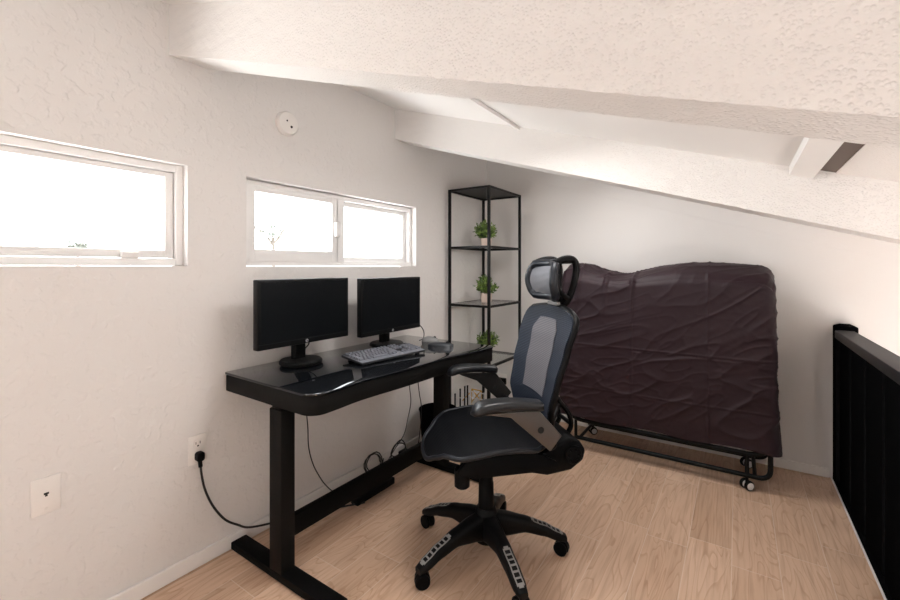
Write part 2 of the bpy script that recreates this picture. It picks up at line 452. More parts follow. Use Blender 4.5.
obj('glass_pane', box(B(), -.092, -.086, 1.658, y1-.058, z0+.052, z1-.052), M_pane, w2, 0)
lt = box(B(), -.037, -.012, 1.566, 1.602, 1.365, 1.445, .008, 3)
obj('latch', lt, M_vinyl, w2, 40)

ym = (RW[0]+RW[1])/2
bm = B(); ring_frame(bm, XR+.04, XR+.10, RW[0], RW[1], RW[2], RW[3], .05); box(bm, XR+.04, XR+.10, ym-.025, ym+.025, RW[2]+.04, RW[3]-.04)
w3 = struct('added_window_3', bm, M_vinyl)  # added window past the stairwell, out of view, for soft fill from the right
for a, c in ((RW[0]+.049, ym-.024), (ym+.024, RW[1]-.049)): obj('glass_pane', box(B(), XR+.067, XR+.073, a, c, RW[2]+.049, RW[3]-.049), M_pane, w3, 0)

# railing
rl = thing('stair_railing', 'black painted wooden railing along the open floor edge at right', 'railing', (2.285, 3.17, 0))
def rb(name, bm, **k):
    bmesh.ops.translate(bm, vec=(-2.285, -3.17, 0), verts=bm.verts); return obj(name, bm, M_rail, rl, 30)
bm = B(); box(bm, 2.24, 2.333, 3.128, 3.218, -.1, .868, .003)
t = [(2.24, .868), (2.333, .868)]
lathe(bm, [(.064, 0), (.064, .004), (.03, .016), (0, .018)], 4, Matrix.Translation((2.2865, 3.173, .868)) @ Matrix.Rotation(PI/4, 4, 'Z'))
rb('post', bm)
hr_ = rb('handrail', box(B(), 2.236, 2.318, -.2, 3.13, .808, .853, .005)); hr_.data.materials[0] = mat('handrail_lit_black', (.011, .011, .012), .5, spec=.2)  # same black paint made lighter, light on the rail's top put into colour
rb('bottom_rail', box(B(), 2.239, 2.31, -.2, 3.13, -.1, .022, .004))
for k in range(11):
    yn = 2.842-.287*k
    rb('baluster', box(B(), 2.25, 2.272, yn, yn+.247, .02, .81, .002))

# ------------------------------------------------------------------ things on the walls
sd = thing('smoke_detector', 'round white smoke detector high on the left wall above the windows', 'smoke detector', (0, 1.243, 1.884))
RX = Matrix.Rotation(PI/2, 4, 'Y')
obj('housing', lathe(B(), [(.054, 0), (.056, .004), (.056, .02), (.05, .028), (.03, .031), (0, .031)], 40, RX), M_plate, sd)
obj('indicator', lathe(B(), [(.006, 0), (.006, .002), (0, .002)], 12, Matrix.Translation((.031, .012, -.016)) @ RX), M_brkd, sd)
obj('test_button', lathe(B(), [(.004, 0), (.004, .002), (0, .002)], 12, Matrix.Translation((.031, -.012, .008)) @ RX), M_brkd, sd)

ph = thing('phone_jack', 'white phone jack cover plate low on the left wall', 'wall plate', (-.001, .392, .486))
obj('cover_plate', box(B(), 0, .006, -.035, .035, -.057, .057, .003), M_plate, ph, 30)
bm = B(); box(bm, .0055, .0068, -.006, .006, -.001, .005); box(bm, .0055, .0068, -.003, .003, -.007, -.001)
obj('jack_opening', bm, M_dark, ph, 0, (0, 0, .004))
for z in (.042, -.042):
    obj('screw', lathe(B(), [(.0035, 0), (.003, .0015), (0, .0015)], 12, Matrix.Translation((.006, 0, z)) @ RX), M_plate, ph)

ou = thing('wall_outlet', 'white duplex outlet low on the left wall with a black plug', 'outlet', (0, .841, .471))
obj('cover_plate', box(B(), 0, .006, -.035, .035, -.057, .057, .003), M_plate, ou, 30)
for z in (.024, -.024):
    r_ = obj('receptacle', prism(B(), [(a, b_) for a, b_ in rrect(.034, .03, .012)], .005, .009, 'x', .001), M_plate, ou, 30, (0, 0, z))
    bm = B(); box(bm, .0088, .0096, -.009, -.0068, -.002, .008); box(bm, .0088, .0096, .0068, .009, -.002, .008); box(bm, .0088, .0096, -.003, .003, -.0115, -.006)
    obj('slot', bm, M_dark, r_, 0)
pc = thing('power_cable', 'black power cable hanging from the outlet to behind the desk leg', 'cable', (.01, .841, .447))
bm = B(); prism(bm, rrect(.03, .036, .011), 0, .026, 'x', .003); cyl(bm, (.013, 0, -.014), (.02, 0, -.042), .0075, 14, .002)
obj('plug', bm, M_blackp, pc, 40)
pts = [(.02, 0, -.04), (.02, .004, -.075), (.018, .018, -.14), (.016, .05, -.22), (.014, .10, -.30), (.016, .155, -.35), (.018, .20, -.382), (.02, .29, -.412), (.04, .42, -.434), (.12, .56, -.44), (.22, .70, -.44)]
obj('cable', tube(B(), pts, .0045, 8, 8), M_cord, pc, 60)

ad = thing('power_adapter', 'small black power adapter on the back wall beside the shelf', 'adapter', (.153, YB, .242))
bm = B(); box(bm, -.036, .036, -.034, -.004, -.026, .026, .004); obj('housing', bm, M_blackp, ad, 40)
obj('outlet_plate', box(B(), -.035, .035, -.006, 0, -.057, .057, .002), M_plate, ad, 40)

# ------------------------------------------------------------------ desk
DX, DY = .33, 1.5
dk = thing('standing_desk', 'black glass-topped standing desk along the left wall', 'desk', (DX, DY, 0))
def part(name, bm, m, par, sm=40, off=(DX, DY, 0)):
    bmesh.ops.translate(bm, vec=(-off[0], -off[1], -off[2]), verts=bm.verts); return obj(name, bm, m, par, sm)
def arc(cx, cy, r, a0, a1, n=8):
    return [(cx+r*math.cos(math.radians(a0+(a1-a0)*k/n)), cy+r*math.sin(math.radians(a0+(a1-a0)*k/n))) for k in range(n+1)]
outl = arc(.028, .957, .016, 180, 270, 4) + arc(.534, .996, .064, 270, 360, 8)
fr = [(.597, 1.06), (.592, 1.15), (.598, 1.26), (.610, 1.38), (.618, 1.52), (.624, 1.66), (.648, 1.80), (.673, 1.93)]
outl += [(p.x, p.y) for p in smooth_path([(x, y, 0) for x, y in fr], 4)]
outl += arc(.626, 2.052, .055, 0, 90, 8) + arc(.032, 2.099, .02, 90, 180, 4)
def inset(o, d):
    cx = sum(p[0] for p in o)/len(o); cy = sum(p[1] for p in o)/len(o); out = []
    n = len(o)
    for i in range(n):
        a = Vector(o[i-1]); b_ = Vector(o[i]); c = Vector(o[(i+1) % n]); t = (c-a).normalized()
        out.append((b_.x - t.y*d, b_.y + t.x*d))
    return out
part('tabletop', prism(B(), outl, 
    .752, .76, 'z', .0011, 2), M_glass_top, dk, 30)
part('apron', prism(B(), inset(outl, .004), .682, .7505, 'z', .004, 2), M_desk, dk, 35)
part('under_rail', box(B(), .30, .36, 1.2, 1.9, .655, .683, .003), M_desk, dk, 30)
for y0 in (.971, 2.042):
    lg = part('leg', box(B(), .29, .366, y0, y0+.062, .03, .655, .004), M_desk, dk, 30)
    bm = B(); box(bm, .298, .358, y0+.006, y0+.056, .64, .683, .003); ob = obj('inner_column', bm, M_black, lg, 30); 
    bmesh_off = ob.data; bmesh_off.transform(Matrix.Translation((-DX, -DY, 0)))
    bm = B(); box(bm, .016, .66, y0-.002, y0+.066, .004, .035, .005)
    f = obj('foot', bm, M_black, lg, 30); f.data.transform(Matrix.Translation((-DX, -DY, 0)))
    for xx in (.05, .62):
        g = obj('foot_pad', cyl(B(), (xx-DX, y0+.031-DY, 0), (xx-DX, y0+.031-DY, .006), .02, 16), M_dark, lg, 30)
part('crossbar', box(B(), .315, .345, 1.03, 2.045, .137, .217, .003), M_black, dk, 30)
part('motor_box', box(B(), .25, .41, 1.90, 2.042, .632, .684, .006), M_black, dk, 30)

ps = thing('power_strip', 'black power strip on the floor under the desk crossbar', 'power strip', (.195, 1.64, 0))
obj('housing', box(B(), -.026, .026, -.14, .14, 0, .036, .006), M_blackp, ps, 40)
for k in range(5): obj('socket', box(B(), -.012, .012, -.11+.05*k, -.08+.05*k, .0355, .0372, .0005), M_desk, ps, 0)

cb = tag(obj('cable_coil', tube(B(), [(.10+.035*math.cos(a)*.4, 1.72+.05*math.cos(a)+.004*i/6, .098+.055*math.sin(a)+.004*math.sin(i)) for i, a in enumerate([k*.42 for k in range(46)])], .0032, 7), M_cord, None, 60), 'loop of black cable standing behind the desk crossbar', 'cable')
cb2 = obj('cable_bundle', tube(B(), smooth_path([(.11, 1.86, .05), (.10, 1.90, .12), (.10, 1.97, .15), (.11, 2.0, .10), (.12, 1.93, .07), (.11, 1.87, .10), (.10, 1.93, .14), (.12, 1.99, .11), (.13, 1.95, .01)], 8), .0038, 7), M_cord, None, 60)
tag(cb2, 'bundle of black cables behind the crossbar near the far desk leg', 'cable')
def drop(name, pts, r, label):
    return tag(obj(name, tube(B(), pts, r, 7, 8), M_cord, None, 60), label, 'cable')
drop('hanging_cable', [(.02, 1.345, .6815), (.02, 1.345, .52), (.022, 1.355, .40), (.022, 1.36, .30), (.02, 1.39, .20), (.02, 1.44, .105), (.022, 1.475, .055), (.026, 1.50, .025), (.045, 1.51, .010), (.06, 1.47, .012), (.04, 1.44, .018), (.03, 1.47, .016), (.05, 1.55, .006)], .0028,
     'thin black cable hanging nearest the left desk leg')
drop('hanging_cable', [(.09, 2.08, .6815), (.08, 2.09, .56), (.06, 2.10, .45), (.05, 2.125, .33), (.04, 2.105, .22), (.03, 2.08, .13), (.025, 1.99, .06), (.03, 1.93, .02), (.06, 1.86, .006)], .0028,
     'thin wavy black cable hanging under the far end of the desk')
drop('hanging_cable', [(.20, 2.015, .6815), (.19, 2.02, .58), (.185, 2.03, .50), (.18, 2.05, .42), (.17, 2.08, .34), (.13, 2.125, .2), (.10, 2.128, .01)], .0028,
     'thin straight black cable dropping beside the black bin')

# monitors
def monitor(label, x, yc, w, zt, zbm, rotz, cable):
    r = thing('monitor', label, 'monitor', (x, yc, .7608), rotz, 'desk monitors')
    zt -= .76; zbm -= .76; lo = -.004
    h = w/2
    bm = B(); box(bm, -.034, 0, -h, h, zbm, zt, .004)
    box(bm, -.06, -.03, -h*.6, h*.6, zbm+.05, zt-.05, .012)
    obj('housing', bm, M_bezel, r, 35)
    obj('screen', box(B(), -.002, .0012, -h+.014, h-.014, zbm+.028, zt-.012), M_screen, r, 0)
    bm = B(); box(bm, -.001, .0016, -h+.004, h-.004, zbm+.0225, zbm+.0238); obj('bezel_line', bm, M_gedge, r, 0)
    lg = obj('logo', lathe(B(), [(.0075, 0), (.0072, .001), (0, .001)], 24, Matrix.Translation((.0003, lo, zbm+.012)) @ RX), M_logo, r, 30)
    bm = B()
    for yy, za, zb_ in ((-.0035, -.003, .006), (-.0005, -.003, .002), (.001, -.006, .002), (.004, -.003, .002)): box(bm, .0012, .0017, lo+yy, lo+.0008+yy, zbm+.012+za, zbm+.012+zb_)
    for yy, zz in ((-.0035, .0013), (.001, .0013), (.001, -.003)): box(bm, .0012, .0017, lo+yy, lo+.0038+yy, zbm+.012+zz, zbm+.0128+zz)
    obj('lettering', bm, M_dark, lg, 0)
    obj('neck', box(B(), -.085, -.05, -.03, .03, .015, .2, .008, 3), M_bezel, r, 35)
    obj('stand_base', lathe(B(), [(.088, 0), (.094, .004), (.094, .014), (.088, .02), (.03, .0245), (0, .0245)], 48, Matrix.Translation((-.055, .005, 0))), M_bezel, r, 40)
    obj('cable', tube(B(), cable, .003, 8, 8), M_cord, r, 60)
    return r
monitor('black monitor nearest the camera, left one on the desk', .195, 1.222, .482, 1.147, .858, 0,
        [(-.055, .06, .14), (-.07, .06, .08), (-.10, .06, .05), (-.12, .065, .0045), (-.14, .10, .0045)])
monitor('black monitor at the far end of the desk behind the keyboard', .222, 1.765, .480, 1.141, .840, 0,
        [(-.05, .15, .12), (-.03, .21, .108), (-.02, .262, .085), (-.01, .285, .05), (-.005, .28, .014), (.0, .26, .0045), (.01, .22, .0045)])

# keyboard
ka = math.atan2(1.742-1.349, .472-.235+.0)     # not used for layout, kept as real angle below
kb = thing('keyboard', 'grey full-size keyboard lying on the desk before the monitors', 'keyboard', (.363, 1.548, .76), math.radians(-6))
KL, KD = .405, .155; U = .0187
def kz(x): return .020 - (x+KD/2)/KD*.0 + (-x)/KD*.014 + .006      # rear (-x) higher
bm = B(); prism(bm, [(-KD/2, .018), (KD/2, .004), (KD/2, .013), (-KD/2, .030)], -KL/2, KL/2, 'y', .003)
obj('body', bm, M_kbody, kb, 35)
bm = B(); prism(bm, [(-KD/2+.002, .0302), (KD/2-.002, .0135), (KD/2-.002, .0150), (-KD/2+.002, .0318)], -KL/2+.002, KL/2-.002, 'y', .0006)
obj('deck', bm, M_kdeck, kb, 35)
for s in (-1, 1): obj('foot', box(B(), -.066, -.055, s*.16-.014, s*.16+.014, 0, .021, .002), M_kbody, kb, 30)
for s in (-1, 1): obj('pad', box(B(), .055, .066, s*.16-.012, s*.16+.012, 0, .008, .001), M_kbody, kb, 30)
for ya, yb in ((-KL/2+.006, -KL/2+.010+13.6*U), (-KL/2+.006+14*U, -KL/2+.010+17*U), (-KL/2+.006+17.4*U, -KL/2+.008+21.3*U)):
    b = B(); prism(b, [(-KD/2+.006, .0310), (KD/2-.018, .0163), (KD/2-.018, .0166), (-KD/2+.006, .0322)], ya, yb, 'y'); obj('key_well', b, M_kwell, kb, 0)
keymesh = {}
def key(y, x, w):
    k = round(w, 4)
    if k not in keymesh:
        b = B(); secs = []
        for z, s in ((0, 1), (.006, .9), (.0075, .82)): secs.append([(a*1, c*1, z) for a, c in rrect(.0155*s, k-.0185+.0155*s if k > .019 else k*s*.84, .003*s, 2)])
        loft(b, secs); ob = obj('key', b, M_key, kb, 35); keymesh[k] = ob
        o = ob
    else:
        o = keymesh[k].copy(); COL.objects.link(o); o.parent = kb
    zz = .0318 + (x+KD/2)*(.0150-.0318)/KD
    o.location = (x, y, zz-.0005); o.rotation_euler = (0, math.atan((.0318-.0150)/KD), 0)
rows = [(-.062, [1]*12, [1, 1, 1], []),
        (-.036, [1]*11+[2.6], [1, 1, 1], [1, 1, 1, 1]),
        (-.0165, [1.5]+[1]*10+[2.1], [1, 1, 1], [1, 1, 1, 1]),
        (.003, [1.7]+[1]*9+[2.9], [], [1, 1, 1, 1]),
        (.0225, [2.2]+[1]*8+[3.4], [0, 1, 0], [1, 1, 1, 1]),
        (.042, [1.5, 1.2, 1.2, 5.6, 1.2, 1.2, 1.7], [1, 1, 1], [2, 1, 1])]
for x, a, b_, c in rows:
    y = -KL/2+.008
    tot = sum(a)
    for w in a: key(y+w*U*13.6/tot/2, x, w*U*13.6/tot*.86); y += w*U*13.6/tot
    y = -KL/2+.008+14*U
    for w in b_:
        if w: key(y+U/2, x, U*.86)
        y += U
    y = -KL/2+.008+17.4*U
    for w in c: key(y+w*U/2-.002*0, x, w*U*.86 - (.0 if w == 1 else .001)); y += w*U*.97
# mice
def mouse(name, label, loc, rz, L, W, H, m1, m2):
    r = thing(name, label, 'mouse', loc, rz)
    b = B(); n = 14; secs = []
    for i in range(n+1):
        t = i/n; x = (t-.5)*L; k = math.sqrt(max(.02, 1-(2*t-1)**2)); w = W*(.55+.45*k)*(.5+.5*min(1, k*1.7)); h = H*(.25+.75*math.sin(PI*min(1, .12+t*.86))**.8)*min(1, .35+k)
        secs.append([(x, math.cos(a)*w/2, max(0, math.sin(a))*h if math.sin(a) > 0 else 0) for a in [2*PI*q/20 for q in range(20)]])
    loft(b, secs); obj('shell', b, m1, r, 50)
    obj('scroll_wheel', cyl(B(), (L*.26, -.004, H*.70), (L*.26, .004, H*.70), .009, 16), M_dark, r, 40)
    b = B(); loft(b, [[(x, math.cos(a)*W*.32, H*.36+math.sin(a)*H*.34*1.0) for a in [2*PI*q/16 for q in range(16)]] for x in (L*.0, L*.36)]) if False else box(b, -L*.05, L*.42, -W*.02, W*.02, H*.3, H*.62, .002)
    obj('button_seam', b, m2, r, 40)
    return r
ms = mouse('computer_mouse', 'silver and black mouse beside the far monitor base', (.285, 2.02, .76), math.radians(34), .10, .058, .030, M_silver, M_dark)
mouse('computer_mouse', 'dark grey mouse beside the keyboard near the desk end', (.40, 1.965, .76), math.radians(30), .145, .055, .015, M_mouse, M_dark)

# ------------------------------------------------------------------ shelf
SX0, SX1, SY0, SY1 = .03, .376, 2.579, 3.097
sh = thing('corner_shelf', 'tall black metal open shelf with five tiers in the room corner', 'shelf', ((SX0+SX1)/2, (SY0+SY1)/2, 0))
so = ((SX0+SX1)/2, (SY0+SY1)/2, 0); T = .018
for x in (SX0, SX1-T):
    for y in (SY0, SY1-T): part('post', box(B(), x, x+T, y, y+T, 0, 1.767, .0015), M_shelf, sh, 30, so)
LV = [1.767, 1.349, .931, .513, .095]
for i, z in enumerate(LV):
    b = B(); a0, a1, b0, b1 = SX0+T, SX1-T, SY0+T, SY1-T
    box(b, SX0+T, SX1-T, SY0+.001, SY0+T, z-.016, z); box(b, SX0+T, SX1-T, SY1-T, SY1-.001, z-.016, z)
    box(b, SX0+.001, SX0+T, SY0+T, SY1-T, z-.016, z); box(b, SX1-T, SX1-.001, SY0+T, SY1-T, z-.016, z)
    fr_ = part('tier_frame', b, M_shelf, sh, 30, so)
    g = box(B(), SX0+T-.001, SX1-T+.001, SY0+T-.001, SY1-T+.001, z-.006, z-.0005)
    g = part('shelf_board' if i == 0 else 'glass_shelf', g, M_shelf if i == 0 else M_shelfglass, fr_, 0, so)

def plant(label, loc, rz):
    r = thing('potted_plant', label, 'plant', loc, rz, 'small potted plants on the corner shelf')
    b = B(); h = .03; 
    secs = [[(a*s, c*s, z) for a, c in rrect(.072, .072, .009, 3)] for z, s in ((0, .82), (.003, .85), (.066, 1.0), (.07, 1.0))]
    secs += [[(a*s, c*s, z) for a, c in rrect(.072, .072, .009, 3)] for z, s in ((.07, .9), (.062, .88))]
    loft(b, secs); obj('pot', b, M_pot, r, 35)
    obj('soil', lathe(B(), [(.027, .06), (.026, .0645), (0, .067)], 16), M_soil, r, 40)
    b = B(); rnd = random.Random(11)
    for k in range(72):                     # stems with paired leaves
        a = rnd.uniform(0, 2*PI); tl = rnd.uniform(.0, 1.3); L = rnd.uniform(.075, .135)*(1-.25*tl)
        d = Vector((math.cos(a)*math.sin(tl), math.sin(a)*math.sin(tl), math.cos(tl)))
        p0 = Vector((rnd.uniform(-.015, .015), rnd.uniform(-.015, .015), .062)); p1 = p0+d*L+Vector((0, 0, .012))
        tube(b, [p0, (p0+p1)/2+Vector((0, 0, .004)), p1], .0012, 4)
        for j in range(7):
            t = .35+.65*j/6; p = p0.lerp(p1, t); aa = j*2.4+rnd.uniform(-.4, .4)
            side = (d.orthogonal()*math.cos(aa)+d.cross(d.orthogonal())*math.sin(aa)).normalized()
            ld = (side*.8+d*.7+Vector((0, 0, .15))).normalized(); ll = rnd.uniform(.026, .038); w = ld.cross(d).normalized()*ll*.25; nrm = w.cross(ld).normalized()*.003
            v = [b.verts.new(q) for q in (p, p+ld*ll*.5+w-nrm, p+ld*ll, p+ld*ll*.5-w-nrm, p+ld*ll*.5+nrm)]
            for q in ((0, 1, 4), (1, 2, 4), (2, 3, 4), (3, 0, 4)): b.faces.new([v[i] for i in q])
    obj('foliage', b, M_leaf, r, 0)
    return r
p1 = plant('small green plant in a pale pot on the highest glass shelf', (.205, 2.84, 1.349), .3)
for lab, z, rz in (('small green plant in a pale pot on the middle glass shelf', .931, 1.7), ('small green plant partly hidden behind the desk end on the shelf', .513, 3.9)):
    c = copy_tree(p1); c.location.z = z; c.rotation_euler.z = rz; c['label'] = lab

wr = thing('wire_organizer', 'small black and gold wire rack on the lowest shelf', 'wire rack', (.19, 2.72, .095))
for x, y, h, rn in ((-.125, -.03, .18, 'rod'), (-.135, -.085, .155, 'rod'), (-.085, -.03, .205, 'rod'), (-.06, -.03, .215, 'rod'), (.06, .06, .20, 'rod')):
    b = B(); cyl(b, (x, y, 0), (x, y, h), .0055, 10); cyl(b, (x, y, h), (x, y, h+.01), .007, 10, .002); obj(rn, b, M_black, wr, 40)
b = B()
for (p, q) in (((-.03, -.02, .20), (.055, .0, .10)), ((.05, -.02, .20), (-.04, .0, .10)), ((-.03, -.02, .2), (.05, -.02, .2)), ((-.11, -.02, .10), (-.05, -.02, .165))): cyl(b, p, q, .004, 8)
cyl(b, (-.03, -.02, 0), (-.03, -.02, .20), .003, 8); cyl(b, (.055, -.02, 0), (.055, -.02, .2), .003, 8)
obj('gold_wire', b, M_gold, wr, 40)
b = B()
for z in (.10, .145, .19): cyl(b, (-.03, -.045, z), (.1, -.045, z), .003, 8)
for z in (.06, .13): cyl(b, (-.135, -.075, z), (-.085, -.035, z), .003, 8)
cyl(b, (.09, -.045, 0), (.09, -.045, .2), .003, 8)
obj('white_wire', b, M_wwire, wr, 40)
obj('tray', box(B(), -.138, .15, -.1, .1, 0, .008, .002), M_black, wr, 30)

# waste bin
wb_ = thing('waste_bin', 'black round waste bin on the floor by the far desk leg', 'waste bin', (.165, 2.265, 0))
b = B(); lathe(b, [(.0, 0), (.098, 0), (.102, .004), (.122, .262), (.126, .266), (.126, .272), (.119, .272), (.099, .012), (0, .012)], 40); obj('bucket', b, M_bin, wb_, 40)

# ------------------------------------------------------------------ folded bed under its cover
bd = thing('folding_bed', 'folded rollaway bed under a wrinkled maroon cover by the back wall', 'bed', (1.38, 2.95, 0))
bo = (1.38, 2.95, 0)
def cover():
    b = bmesh.new(); hx, hy, hz = .587, .168, .462; cx, cy, cz = 1.383, 2.944, .682
    n = 130
    vm = {}
    def V(i, j, k):
        key_ = (round(i, 5), round(j, 5), round(k, 5))
        if key_ not in vm: vm[key_] = b.verts.new((i, j, k))
        return vm[key_]
    nx, ny, nz = 240, 50, 190
    def grid(f, a, c):
        for i in range(a):
            for j in range(c):
                b.faces.new((f(i/a, j/c), f((i+1)/a, j/c), f((i+1)/a, (j+1)/c), f(i/a, (j+1)/c)))
    grid(lambda u, v: V(2*u-1, -1, 2*v-1), nx, nz); grid(lambda u, v: V(2*u-1, 1, 2*v-1), nx, nz)
    grid(lambda u, v: V(2*u-1, 2*v-1, 1), nx, ny)
    grid(lambda u, v: V(-1, 2*u-1, 2*v-1), ny, nz); grid(lambda u, v: V(1, 2*u-1, 2*v-1), ny, nz)
    r = .05
    for v in b.verts:
        p = Vector((v.co.x*hx, v.co.y*hy, v.co.z*hz))
        q = Vector((max(-hx+r, min(hx-r, p.x)), max(-hy+r, min(hy-r, p.y)), min(hz-r, p.z)))
        d = p-q; nn = d.normalized() if d.length > 1e-6 else Vector((0, 0, 1))
        p = q+nn*r
        tz = (v.co.z+1)/2; ty = (v.co.y+1)/2; tx = (v.co.x+1)/2
        # crest: the top rises towards the middle of its depth and sags left of centre
        w = max(0, (tz-.82)/.18)
        crest = .085*math.sin(PI*min(1, ty*.8))**1.1 * w
        sag = -.05*math.exp(-((tx-.33)/.14)**2)*w*(.35+.65*math.sin(PI*min(1, ty*.9))) + .012*math.cos(tx*9)*w - .02*max(0, (tx-.93)/.07)*w
        p.z += crest+sag
        # flare and uneven hem at the bottom
        p.x += (.02*v.co.x)*(1-tz)**3; p.z += -.006+.006*math.sin(tx*17)*(1-tz)**4
        p.y += .02*(1-abs(v.co.y))*0 - .014*math.sin(PI*tx)*math.sin(PI*tz)*(v.co.y < 0)
        P = Vector((p.x*1.0, p.y, p.z))
        # wrinkles: ridged folds running diagonally, fading upward, plus vertical press folds
        W = Vector(((P.x*.86+P.z*.5)*1.5, P.y*3, (P.z*.86-P.x*(.5 if P.z > 0 else .2))*4.6)); W2 = W+.6*Vector((noise.noise(W*.9), noise.noise(W*.9+Vector((5, 1, 2))), noise.noise(W*.9+Vector((1, 7, 3)))))
        rg = (1-abs(noise.noise(W2*1.7)))**10*.012 + (1-abs(noise.noise(W2*3.6+Vector((3, 3, 3)))))**9*.0055 + (1-abs(noise.noise(Vector((P.x*9+P.z*6, P.y*9, P.z*14-P.x*5)))))**8*.0016 + .009*noise.noise(P*3.2) + .0012*noise.noise(P*38)
        am = .55+.6*noise.noise(P*1.7+Vector((2, 8, 1)))
        fold = 0
        for fx_, wd in ((1.255-cx, .006), (1.655-cx, .006)): fold += .004*math.exp(-((p.x-fx_)/wd)**2)
        for fz_ in (.70-cz, .42-cz): fold += .003*math.exp(-((p.z-fz_)/.005)**2)
        cl = 0
        for gx in (.93-cx, 1.1-cx, 1.26-cx): cl += .012*math.exp(-((p.x-gx-.02*(p.z-hz))/.012)**2)*max(0, (tz-.72)/.28)*(v.co.y < 0)
        p += nn*(rg*max(.2, am)-.008+fold+cl)
        v.co = p+Vector((cx-bo[0], cy-bo[1], cz))
    return b
cv = obj('cover', cover(), M_cover, bd, 80)
def bt(bm, pts, r=.0125): return tube(bm, [(x-bo[0], y-bo[1], z) for x, y, z in pts], r, 12)
def bend(p0, c, p1, n=6): # quadratic bend
    return [tuple((1-t)**2*a+2*t*(1-t)*b_+t*t*d for a, b_, d in zip(p0, c, p1)) for t in [k/n for k in range(n+1)]]
for yy, nm in ((2.80, 'frame_loop'), (3.10, 'frame_loop')):
    b = B()
    pth = [(.90, yy, .075)] + bend((1.88, yy, .075), (1.937, yy, .075), (1.937, yy, .13)) + [(1.937, yy+.012, .24)]
    bt(b, pth); 
    pth = bend((.86, yy, .28), (.86, yy, .193), (.95, yy, .193)) + bend((1.83, yy, .193), (1.90, yy, .193), (1.925, yy, .23))
    bt(b, pth)
    if yy < 3: bt(b, [(1.835, yy, .075), (1.835, yy, .193)], .010); bt(b, [(.905, yy, .075), (.905, yy, .19)], .010)
    obj(nm, b, M_tube, bd, 60)
for xx in (.93, 1.87):
    b = B(); bt(b, [(xx, 2.80, .075), (xx, 3.10, .075)], .010); obj('cross_tube', b, M_tube, bd, 60)
obj('mattress', box(B(), .86-bo[0], 1.91-bo[0], 2.84-bo[1], 3.06-bo[1], .29, 1.05, .03, 3), M_matt, bd, 40)
def caster(x, y):
    b = B(); cyl(b, (x-bo[0], y-bo[1], .03), (x-bo[0], y-bo[1], .075), .008, 12)
    cyl(b, (x-bo[0], y-bo[1], .02), (x-bo[0], y-bo[1], .056), .008, 14)
    c = obj('caster', b, M_tube, bd, 40)
    dv = Vector((.62, -.78, 0)); cc = Vector((x-bo[0], y-bo[1], .0265))
    for s in (-1, 1):
        q = cc+dv*s*.017
        w = obj('wheel', cyl(B(), q-dv*.009, q+dv*.009, .0265, 24, .004), M_tube, c, 40)
        m_ = obj('wheel_disc', cyl(B(), q-dv*.0098, q+dv*.0098, .020, 24, .002), M_white, w, 40); m_['label'] = 'white wheel disc'
for x, y in ((1.835, 2.80), (1.838, 3.11), (.905, 2.80), (.93, 3.11)): caster(x, y)

# ------------------------------------------------------------------ office chair
CH = thing('office_chair', 'black mesh office chair with headrest and armrests at the desk', 'office chair', (.922, 1.558, 0), math.radians(225))
b = B(); lathe(b, [(0, .062), (.045, .062), (.05, .07), (.05, .15), (.046, .185), (.038, .20), (.0, .20)], 32); obj('hub', b, M_rim, CH, 40)
b = B(); lathe(b, [(.036, .17), (.036, .185), (.033, .20), (.031, .30), (.027, .31), (.0245, .42), (0, .42)], 28); obj('gas_column', b, M_blackp, CH, 40)
for a in (178, 250, 322, 34, 106):
    A = math.radians(a-225); R = Matrix.Rotation(A, 4, 'Z')
    tabT = [(.02, .182), (.08, .174), (.16, .156), (.24, .127), (.30, .097), (.335, .078)]
    tabB = [(.02, .068), (.08, .086), (.16, .098), (.24, .082), (.30, .062), (.335, .056)]
    tabW = [(.02, .070), (.08, .066), (.16, .056), (.24, .052), (.30, .05), (.335, .034)]
    secs = []; rs = [.02+.315*i/20 for i in range(21)]
    for r in rs:
        zt, zl, w = interp(r, tabT), interp(r, tabB), interp(r, tabW)
        secs.append([tuple(R @ Vector((r, y, (zt+zl)/2+z))) for y, z in rrect(w, zt-zl, min(w, zt-zl)*.32, 3)])
    lg = obj('leg', loft(B(), secs), M_rim, CH, 50)
    # grey ladder insert on the upper face of the leg
    b = B(); t_ = bmesh.new()
    def top(r): return interp(r, tabT)+.0012
    def strip(ra, rb_, ya, yb):
        n = max(1, int((rb_-ra)/.01)); s = []
        for i in range(n+1):
            r = ra+(rb_-ra)*i/n; s.append([tuple(R @ Vector((r, y, top(r)+dz))) for y, dz in ((ya, -.003), (yb, -.003), (yb, .0008), (ya, .0008))])
        loft(b, s)
    strip(.195, .315, -.0145, -.0105); strip(.195, .315, .0105, .0145)
    for i in range(7): strip(.195+.0188*i, .200+.0188*i, -.0105, .0105)
    strip(.188, .2, -.009, .009); strip(.31, .32, -.009, .009)
    o = obj('grip_insert', b, M_ins, lg, 30); o['label'] = 'grey slotted grip insert'
    # caster
    b = B(); base = R @ Vector((.315, 0, 0))
    sw = math.radians(a-225+random.uniform(-40, 40)); Rs = Matrix.Translation(base) @ Matrix.Rotation(sw, 4, 'Z')
    t_ = bmesh.new(); cyl(t_, (0, 0, .045), (0, 0, .068), .013, 14); merge(b, t_, 0, Rs)
    t_ = bmesh.new(); hood = [(.0+.030*math.cos(q), .028+.030*math.sin(q)) for q in [math.radians(k) for k in range(-20, 201, 20)]]
    prism(t_, hood, -.006, .006, 'y', .001); merge(b, t_, 0, Rs)
    c = obj('caster', b, M_rim, CH, 40)
    for s in (-1, 1):
        t_ = bmesh.new(); cyl(t_, (0, s*.006, .028), (0, s*.024, .028), .028, 24, .004); bb = B(); merge(bb, t_, 0, Rs)
        obj('wheel', bb, M_blackp, c, 40)
